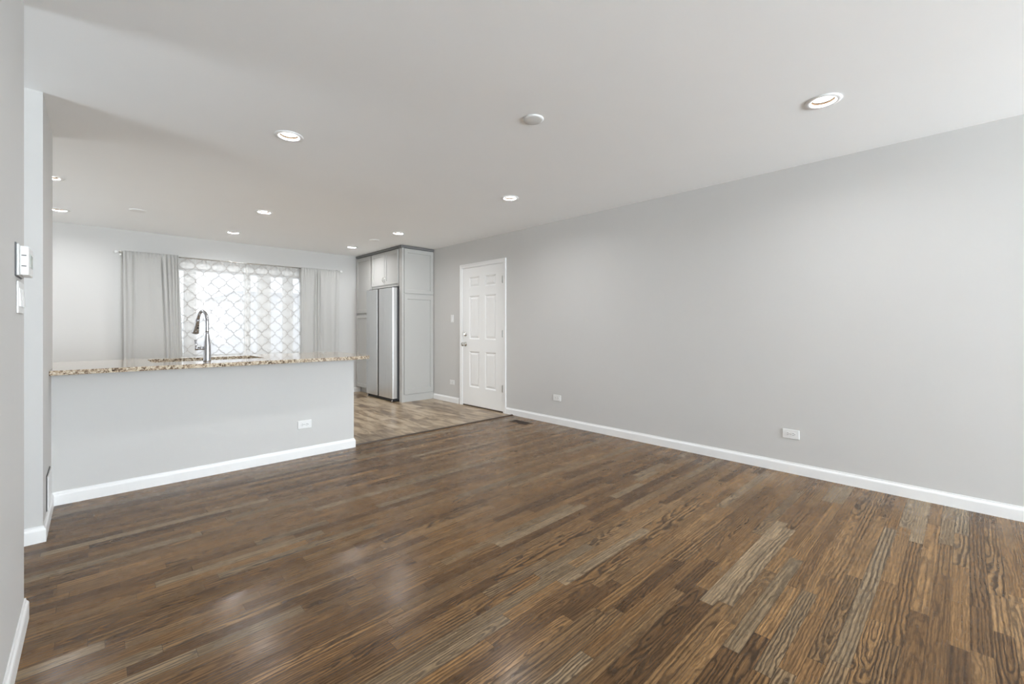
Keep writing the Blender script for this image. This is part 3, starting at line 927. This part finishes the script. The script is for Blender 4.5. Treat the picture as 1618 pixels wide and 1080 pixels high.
LL = ['large recessed ceiling light at the right, high above the right wall',
      'recessed ceiling light at upper left, in front of the kitchen counter',
      'recessed ceiling light up and right of the white door, nearest living room light to it',
      'kitchen ceiling light above the window middle, the one farther from the curtain rod',
      'kitchen ceiling light just in front of the cabinet over the refrigerator',
      'small partly hidden ceiling light beside the column at far left, the upper one',
      'kitchen ceiling light closest above the middle of the curtain rod',
      'partly hidden ceiling light beside the column at far left, nearest the back wall',
      'kitchen ceiling light nearest the back corner, left of the tall cabinets']
d0 = downlight()
lampdata = bpy.data.lights.new('downlight_lamp', 'AREA')
lampdata.shape = 'DISK'; lampdata.size = .098; lampdata.energy = LAMP_W; lampdata.color = LAMP_COL
lamp0 = bpy.data.objects.new('lamp', lampdata); lamp0.location = (0, 0, .0128)
S.collection.objects.link(lamp0); lamp0.parent = d0
for i, (lx, ly) in enumerate(LIGHTS):
    t = d0 if i == 0 else copy_tree(d0)
    t.location = (lx, ly, H); t['label'] = LL[i]
def disc(name, x, y, r, label, cat='ceiling cover'):
    bm = lathe(bmesh.new(), [(0, -.010), (r * .8, -.010), (r * .95, -.008), (r, -.003), (r, -.0003), (0, -.0003)], (0, 0, 0), Z, 48, False)
    o = obj(name, bm, cloud_m if r < .065 else pale_m, None, True); o.location = (x, y, H)
    tag(o, label, cat)
disc('ceiling_cover_plate', 1.945, 1.838, .063, 'round pale grey blank plate on the living room ceiling, centre')
disc('ceiling_cover_plate', .347, 6.256, .075, 'faint round plate on the kitchen ceiling, above the left drape')
disc('ceiling_cover_plate', 2.963, 5.99, .070, 'faint round plate on the kitchen ceiling, between the two right lights')

# ------------------------------------------------------------------ outlets and switches (local frame: +X right on the wall, -Y out of the wall)
def outlet(label, loc, rz):
    t = thing('wall_outlet', label, 'outlet', loc, rz, 'white duplex outlets')
    obj('cover_plate', B(-.0585, .0585, -.0065, -.0004, -.036, .036), plastic_m, t, bevel=.0025)
    for s in (-1, 1):
        bm = bmesh.new()
        pts = []
        for k in range(32):
            a = 2 * PI * k / 32
            pts.append((s * .0195 + max(-.0145, min(.0145, .0172 * math.cos(a))), .0172 * math.sin(a)))
        a_ = [bm.verts.new((x, -.0065, z)) for x, z in pts]; b_ = [bm.verts.new((x, -.0090, z)) for x, z in pts]
        for k in range(32): bm.faces.new((a_[k], a_[(k + 1) % 32], b_[(k + 1) % 32], b_[k]))
        bm.faces.new(b_)
        rc = obj('receptacle', bm, plastic_m, t)
        bm = bmesh.new()
        for zz, l in ((-.0065, .0075), (.0065, .0095)):
            box(bm, s * .0195 - l / 2 - .002, s * .0195 + l / 2 - .002, -.0094, -.0089, zz - .0014, zz + .0014)
        lathe(bm, [(0, 0), (.0026, 0), (.0026, .0004), (0, .0004)], (s * .0195 + .009, -.0090, 0), (0, -1, 0), 12, False)
        obj('slots', bm, slot_m, rc)
    bm = lathe(bmesh.new(), [(0, 0), (.003, 0), (.0025, .0012), (0, .0014)], (0, -.0065, 0), (0, -1, 0), 14, False)
    obj('screw', bm, nickel_m, t)
    return t
RW = PI / 2 * -1      # right wall: outward normal is -X: rotate local -Y to -X
outlet('white duplex outlet on the right wall, nearest the camera', (XR, .970, .312), RW)
outlet('white duplex outlet on the right wall, just right of the door', (XR, 3.404, .316), RW)
outlet('white outlet low on the wall between the door and the cabinets', (XR, 5.530, .311), RW)
outlet('white duplex outlet on the grey half wall under the countertop', (1.368, YP, .292), 0)
def switch(label, loc, rz, gangs):
    wd = .035 * 1.0 + .023 * (gangs - 1) * 1.0
    t = thing('light_switch', label, 'light switch', loc, rz, 'white light switches')
    obj('cover_plate', B(-wd, wd, -.006, -.0004, -.058, .058), plastic_m, t, bevel=.0025)
    for g in range(gangs):
        cx = (g - (gangs - 1) / 2) * .046
        bm = bmesh.new()
        v = [bm.verts.new(p) for p in ((cx - .0165, -.006, -.033), (cx + .0165, -.006, -.033), (cx + .0165, -.006, .033), (cx - .0165, -.006, .033),
                                       (cx - .0165, -.0115, -.033), (cx + .0165, -.0115, -.033), (cx + .0165, -.0075, .033), (cx - .0165, -.0075, .033))]
        for f in ((4, 5, 6, 7), (0, 1, 5, 4), (2, 3, 7, 6), (1, 2, 6, 5), (3, 0, 4, 7)): bm.faces.new([v[i] for i in f])
        obj('rocker', bm, plastic_m, t)
switch('white light switch on the wall left of the white door', (XR, 5.528, 1.300), RW, 1)
LW = PI / 2           # left wall: outward normal +X
switch('white switch plate on the near left wall, directly below the thermostat', (XL, 2.425, 1.272), LW, 3)
tm = thing('thermostat', 'white boxy thermostat on the near left wall above the switch plate', 'thermostat', (XL, 2.400, 1.402), LW)  # the dark sheet behind the plate imitates its shadow on the wall
obj('shadow_edge', B(-.098, .075, -.0035, -.0004, -.058, .060), dkgrey_m, tm)['label'] = 'dark grey sheet painted as the shadow edge of the mounting plate'
obj('back_plate', B(-.092, .072, -.0095, -.0035, -.055, .056), plastic_m, tm, bevel=.002)
hb = obj('housing', B(-.072, .072, -.032, -.0095, -.052, .052), plastic_m, tm, bevel=.004)
obj('display', B(-.034, .050, -.0332, -.0318, -.020, .026), screen_m, hb)
bm = bmesh.new()
for zz in (-.02, .018): obj('side_slot', B(-.0732, -.0715, -.026, -.014, zz - .0015, zz + .0015), slot_m, hb)

# vent on the side of the column, low by the baseboard
wv = thing('wall_vent', 'white vent cover low on the column side beside the half wall', 'vent', (XL, 3.828, .200), LW)
obj('shadow_gap', B(-.128, .122, -.003, -.0004, -.108, .100), slot_m, wv)  # dark sheet stands in for the shadow gap around the cover
bm = bmesh.new()
box(bm, -.112, .122, -.010, -.0032, -.108, .092)
obj('cover', bm, plastic_m, wv, bevel=.001)
# floor register
fv = thing('floor_vent', 'dark brown metal floor register in the oak floor near the door', 'vent', (3.777, 3.782, .0004))
bm = bmesh.new()
hx, hy = .062, .143
for a in (box,):
    box(bm, -hx, -hx + .012, -hy, hy, 0, .004); box(bm, hx - .012, hx, -hy, hy, 0, .004)
    box(bm, -hx + .012, hx - .012, -hy, -hy + .016, 0, .004); box(bm, -hx + .012, hx - .012, hy - .016, hy, 0, .004)
    box(bm, -hx + .012, hx - .012, -.006, .006, 0, .004)
obj('frame', bm, bronze_m, fv, bevel=.001)
bm = bmesh.new()
for k in range(24):
    yy = -hy + .022 + k * (2 * hy - .044) / 23
    if abs(yy) < .009: continue
    box(bm, -hx + .012, hx - .012, yy - .0014, yy + .0014, .0008, .0030)
obj('louvre_slats', bm, bronze_m, fv)
obj('duct_opening', B(-hx + .012, hx - .012, -hy + .016, hy - .016, 0, .0006), slot_m, fv)
